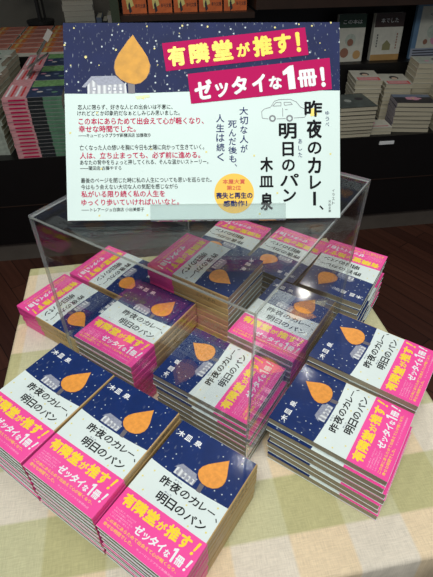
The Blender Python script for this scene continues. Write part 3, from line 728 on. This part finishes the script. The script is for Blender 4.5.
def shell(j, w_, h_, t_, m, sp_):
    j.box((-w_ / 2, 0, 0), (w_ / 2, .001, h_), m); j.box((-w_ / 2, t_ - .001, 0), (w_ / 2, t_, h_), m); j.box((-w_ / 2 - .0012, 0, 0), (-w_ / 2, t_, h_), sp_)
def bd_green(j, w_, h_, t_):
    shell(j, w_, h_, t_, C_CRM, C_CRM); y = -.0002
    vpoly(j, [(-w_ / 2, h_ * .72), (w_ / 2, h_ * .72), (w_ / 2, h_), (-w_ / 2, h_)], y, mat('cover_dark_green', (40, 66, 50), .5, .5, .1, 30))
    vtext(j, 'この本は', (-.045, h_ * .80, .05, h_ * .89), y * 3, M_WINK)
    for x, z_, r_, m in ((0, .095, .028, C_GREENW), (-.025, .04, .022, mat('print_brown', (150, 104, 84), .5)), (.04, .03, .02, mat('print_ochre', (190, 150, 96), .5)), (.0, .085, .016, mat('print_brown', (150, 104, 84), .5))):
        vpoly(j, [(x + r_ * math.cos(a * .524), z_ + r_ * math.sin(a * .524)) for a in range(12)], y * (2 if r_ > .02 else 3), m)
def bd_brown(j, w_, h_, t_):
    shell(j, w_, h_, t_, C_CRM, C_CRM); y = -.0002
    vpoly(j, [(-w_ / 2, h_ * .71), (w_ / 2, h_ * .71), (w_ / 2, h_), (-w_ / 2, h_)], y, mat('cover_dark_brown', (58, 40, 36), .5, .5, .1, 30))
    vpoly(j, [(-w_ / 2, 0), (w_ / 2, 0), (w_ / 2, h_ * .13), (-w_ / 2, h_ * .13)], y, mat('cover_gold_band', (176, 138, 84), .5, .5, .1, 30))
    vtext(j, '本でした', (-.045, h_ * .80, .045, h_ * .90), y * 3, M_WINK)
    vpoly(j, [(-.02, .045), (.022, .045), (.022, .07), (0, .09), (-.02, .07)], y * 2, mat('print_olive', (140, 136, 96), .5))
    for i in range(5): vpoly(j, [(-.055 + .0, .06 + i * .012), (-.049, .06 + i * .012), (-.049, .068 + i * .012), (-.055, .068 + i * .012)], y * 2, C_INK)
    for i in range(6): vpoly(j, [(.047, .05 + i * .012), (.053, .05 + i * .012), (.053, .058 + i * .012), (.047, .058 + i * .012)], y * 2, mat('print_brown', (150, 104, 84), .5))
def bd_blue(j, w_, h_, t_):
    blue = mat('cover_sky_blue', (98, 130, 160), .5, .5, .1, 30); shell(j, w_, h_, t_, blue, blue); y = -.0002
    vpoly(j, [(-w_ * .38, h_ * .2), (w_ / 2, h_ * .2), (w_ / 2, h_ * .97), (-w_ * .38, h_ * .97)], y, C_CRM)
    vpoly(j, [(-w_ / 2, h_ * .02), (w_ / 2, h_ * .02), (w_ / 2, h_ * .2), (-w_ / 2, h_ * .2)], y, mat('cover_pale_slate', (150, 158, 172), .5, .5, .1, 30))
    for i in range(3): vpoly(j, [(-w_ * .44, h_ * (.05 + i * .05)), (w_ * .4, h_ * (.05 + i * .05)), (w_ * .4, h_ * (.07 + i * .05)), (-w_ * .44, h_ * (.07 + i * .05))], y * 2, C_INK)
    vtext(j, 'ふ', (-.03, h_ * .80, -.002, h_ * .93), y * 3, C_INK)
    for x, z_, r_, m in ((.0, .12, .03, C_GREENW), (.02, .085, .024, C_FLW), (-.03, .075, .012, mat('print_brown', (150, 104, 84), .5)), (.04, .14, .02, C_BLUE)):
        vpoly(j, [(x + r_ * math.cos(a * .524), z_ + r_ * math.sin(a * .524)) for a in range(12)], y * (2 + r_ * 20), m)
stand_book('paperback_book', 'face-out book with a dark green top, half behind the sign', 1.01, .14, .205, .02, bd_green)
stand_book('paperback_book', 'face-out book with a brown title panel and gold foot band', 1.20, .150, .205, .028, bd_brown)
stand_book('picture_book', 'large face-out blue bordered book at the top right corner', 1.435, .20, .235, .02, bd_blue)

# orange books face-out on the upper shelf
M_OR = mat('cover_orange', (214, 104, 52), .45, .5, .25, 30)
def bd_orange(j, w_, h_, t_):
    shell(j, w_, h_, t_, M_OR, C_INK); y = -.0002
    vpoly(j, [(-w_ * .3, .015), (-.002, .03), (-.012, .07), (-w_ * .34, .06)], y * 2, M_GOLDDOT); vpoly(j, [(-w_ * .22, .0), (-.012, .01), (-.02, .045), (-w_ * .26, .03)], y * 3, C_INK)
    vtext(j, '新刊文庫', (.004, .02, w_ * .46, .035), y * 3, C_INK)
first = None
spots = ['beside the green upright', 'second along from the green upright', 'middle one of five in its row', 'second from the right of its row', 'at the right end of its row']
for i in range(5):
    if first is None: first = stand_book('paperback_book', 'x', -.02, .102, .15, .012, bd_orange, -4, .36); o_ = first; first.location = sh(-.02, .40, .2155)
    else: o_ = copy_tree(first); o_.location = sh(-.02 + i * .11, .40, .2155)
    tag(o_, 'orange face-out book on the upper shelf, ' + spots[i], 'book', 'orange books on the upper shelf')

# ---------------------------------------------------------------- left counter piles
L_PINK = mat('spine_rose', (222, 154, 158), .45, .5, .2, 60); L_BLK = mat('spine_black', (36, 40, 42), .45, .5, .3, 120); L_GRN = mat('spine_green', (98, 140, 112), .45, .5, .2, 60)
L_WHT = mat('spine_white', (206, 200, 192), .5); L_ART = mat('cover_green_scene', (96, 132, 84), .45, .5, .6, 60); L_NAVY = mat('cover_ink_blue', (40, 52, 76), .45, .5, .6, 50)
def mk_left(top):
    w_, d_, t_ = .225, .225, .0142; j = MB(); c_ = .0007
    j.box((-w_ / 2, -d_ / 2, 0), (w_ / 2, d_ / 2, c_), L_WHT); j.box((-w_ / 2, -d_ / 2, t_ - c_), (w_ / 2, d_ / 2, t_), L_WHT)
    j.box((-w_ / 2 + .001, -d_ / 2 + .001, c_), (w_ / 2 - .001, d_ / 2 - .001, t_ - c_), PG2)
    for a, b2, m in ((-.5, -.08, L_PINK), (-.08, .18, L_BLK), (.18, .5, L_GRN)):
        j.box((a * w_, -d_ / 2 - .0006, .0008), (b2 * w_, -d_ / 2 + .001, t_ - .0006), m)
    j.box((-.4 * w_, -d_ / 2 - .0012, .003), (-.12 * w_, -d_ / 2 - .0006, .009), M_PINKINK)
    z_ = t_ + .0001
    j.poly([(-.5 * w_, -.5 * d_), (-.1 * w_, -.5 * d_), (-.1 * w_, .5 * d_), (-.5 * w_, .5 * d_)], z_, L_PINK)
    j.poly([(-.1 * w_, -.5 * d_), (.5 * w_, -.5 * d_), (.5 * w_, .5 * d_), (-.1 * w_, .5 * d_)], z_, L_NAVY)
    j.poly([(-.08 * w_, .1 * d_), (.48 * w_, .12 * d_), (.48 * w_, .5 * d_), (-.08 * w_, .5 * d_)], z_ + .0001, L_ART)
    for i in range(4): j.poly([(-.46 * w_ + i * .019, -.40 * d_), (-.46 * w_ + i * .019 + .008, -.40 * d_), (-.46 * w_ + i * .019 + .008, .3 * d_ - i * .01), (-.46 * w_ + i * .019, .3 * d_ - i * .01)], z_ + .0001, C_RED if i % 2 else M_WINK)
    for x, y, m in ((.1, -.2, L_WHT), (.25, -.1, C_BLUE), (.0, -.05, C_FLW), (.36, -.25, L_GRN)): j.disc((x * w_, y * d_), .013, z_ + .0002, m, 9, .01)
    return j
for nm, off, n_, where in (('front', .122, 16, 'nearest rose and green pile at left'), ('mid', .355, 16, 'second row rose and green pile at left'), ('back', .59, 16, 'third row rose and green pile at left')):
    bg_pile(-.448, off, ZD, n_, .0148, 0, lambda: mk_left(0), lambda: mk_left(1), 'rose, green and blue book', where, 'books in the ' + where, .0012, 'magazine_book')
def mk_grey(top):
    j = flat_book(.15, .26, .02, C_GREENW, pages=PG2)
    if top:
        for i in range(5): j.disc((-.05 + i * .03, -.05 + (i % 3) * .05), .018, .0202, (C_INK, C_CRM, L_GRN)[i % 3], 9)
    return j
bg_pile(-.668, .19, ZD, 14, .02, -4, lambda: mk_grey(0), lambda: mk_grey(1), 'grey patterned book', 'pile left of the rose banded books', 'books in the grey pile at the left edge', .003)
bg_pile(-.685, .50, ZD, 14, .02, -3, lambda: mk_grey(0), lambda: mk_grey(1), 'grey patterned book', 'grey pile just before the orange books', 'books in the rear grey pile', .003)
# rows of orange books behind
def mk_or(top):
    j = flat_book(.155, .11, .016, C_CRM, pages=PG2)
    if top:
        j.poly([(-.076, -.054), (.076, -.054), (.076, .054), (-.076, .054)], .0162, mat('cover_salmon', (190, 118, 100), .5, .5, .2, 40))
        j.poly([(-.076, -.054), (-.02, -.054), (-.02, .054), (-.076, .054)], .0163, mat('cover_vermilion', (220, 104, 50), .5, .5, .4, 60))
        for i in range(3): j.disc((-.05, -.03 + i * .03), .01, .0165, M_GOLDDOT, 8)
        for i in range(2): j.line((-.01, -.02 + i * .03), (.06, -.02 + i * .03), .006, .0165, C_INK)
    return j
OR_MESH = mk_or(1).mesh('book')
rs = empty('riser_platform', sh(-.62, .69, ZD), TB); tag(rs, 'black raised platform carrying the orange books on the left counter', 'platform')
b = MB(); b.box((-.50, .05, .0005), (.27, .80, .225), M_SHELF); b.obj('platform_body', rs)
for r_ in range(6):
    for c_ in range(4):
        lr = ['leftmost', 'left middle', 'right middle', 'rightmost'][c_]; rw = ['nearest', 'second', 'third', 'fourth', 'fifth', 'rearmost'][r_]
        o_ = bpy.data.objects.new('paperback_book', OR_MESH); COL.objects.link(o_); o_.location = sh(-.94 + c_ * .162 + random.uniform(-.003, .003), .80 + r_ * .118, ZD + .2258); o_.rotation_euler = (0, 0, TB + R(random.uniform(-1.5, 1.5)))
        tag(o_, lr + ' orange and salmon book in the ' + rw + ' row of the raised platform', 'book', 'orange books on the raised platform')
# white page-edge stack beyond and dark spines
def mk_wh(top): return flat_book(.19, .26, .03, L_WHT, pages=stripe_mat('white_page_edges', (190, 188, 170), (222, 218, 200), 300, 'Z', .9, .5), spine_side='none')
bg_pile(-.395, 1.68, ZD, 14, .03, 4, lambda: mk_wh(0), lambda: mk_wh(1), 'thick cream book', 'tall cream stack behind the sign', 'thick cream books behind the sign', .003)

for i, (dx, hh_, m_) in enumerate(((0, .27, 'grey'), (.035, .25, 'black'), (.07, .28, 'pale grey'), (.105, .26, 'olive green'))):
    mm = {'grey': C_BLUE, 'black': L_BLK, 'pale grey': L_WHT, 'olive green': mat('spine_olive', (70, 84, 52), .5)}[m_]
    o_ = empty('standing_binder', sh(-.262 + dx, 1.5, ZD), TB); tag(o_, m_ + ' binder standing upright beside the cream stack behind the sign', 'binder')
    b = MB(); b.box((-.014, .001, .003), (.014, .20, hh_ - .004), PG2); b.obj('paper_block', o_)
    b = MB(); b.box((-.016, 0, 0), (.016, .002, hh_), mm); b.box((-.016, .002, 0), (-.0145, .205, hh_), mm); b.box((.0145, .002, 0), (.016, .205, hh_), mm); b.obj('cover', o_)
# tilted card holder among the left books
ch_ = empty('card_holder', sh(-.50, .33, .017), TB); tag(ch_, 'grey slanted card holder standing on the rose banded books at the left', 'card holder')
b = MB(); b.box((-.006, -.06, 0), (.006, .06, .003), M_METAL); b.obj('foot', ch_)
b = MB(); mtx = Matrix.Rotation(R(38), 4, 'Y') ; b.box((-.004, -.003, .002), (.004, .003, .19), M_METAL, rot=mtx); b.box((-.012, -.004, .155), (.010, .004, .20), L_WHT, rot=mtx); b.obj('arm', ch_)
b = MB(); mtx = Matrix.Rotation(R(62), 4, 'Y'); b.box((-.02, -.02, 0.004), (-.016, .04, .11), M_METAL, rot=mtx); b.obj('card_plate', ch_)

# potted plant in front of the back wall
pp_ = empty('potted_plant', sh(-.66, 1.70, ZD), TB); tag(pp_, 'dark potted plant standing beyond the orange books', 'plant')
M_POT = mat('pot_dark', (40, 38, 36), .5); M_LF = mat('plant_leaf', (38, 50, 36), .5, .5, .3, 30)
b = MB(); b.cyl((0, 0), .06, .085, 0, .22, M_POT); b.cyl((0, 0), .09, .09, .22, .235, M_POT); b.obj('pot', pp_)
b = MB(); b.cyl((0, 0), .014, .010, .235, .75, M_POT, 10); b.cyl((.03, .02), .008, .006, .235, .7, M_POT, 8); b.obj('stem', pp_)
b = MB()
for i in range(26):
    a = i * 2.4; h0 = .45 + (i % 9) * .045; L = .16 + .05 * (i % 3); d_ = Vector((math.cos(a), math.sin(a), -.25 + .1 * (i % 4))); n_ = Vector((-math.sin(a), math.cos(a), 0)) * .03
    p0 = Vector((0, 0, h0)); m1 = p0 + d_ * L * .5 + Vector((0, 0, .02)); p1 = p0 + d_ * L
    b.face([p0, m1 + n_, p1, m1 - n_], M_LF)
b.obj('foliage', pp_)

bpy.data.objects.remove(_holder)
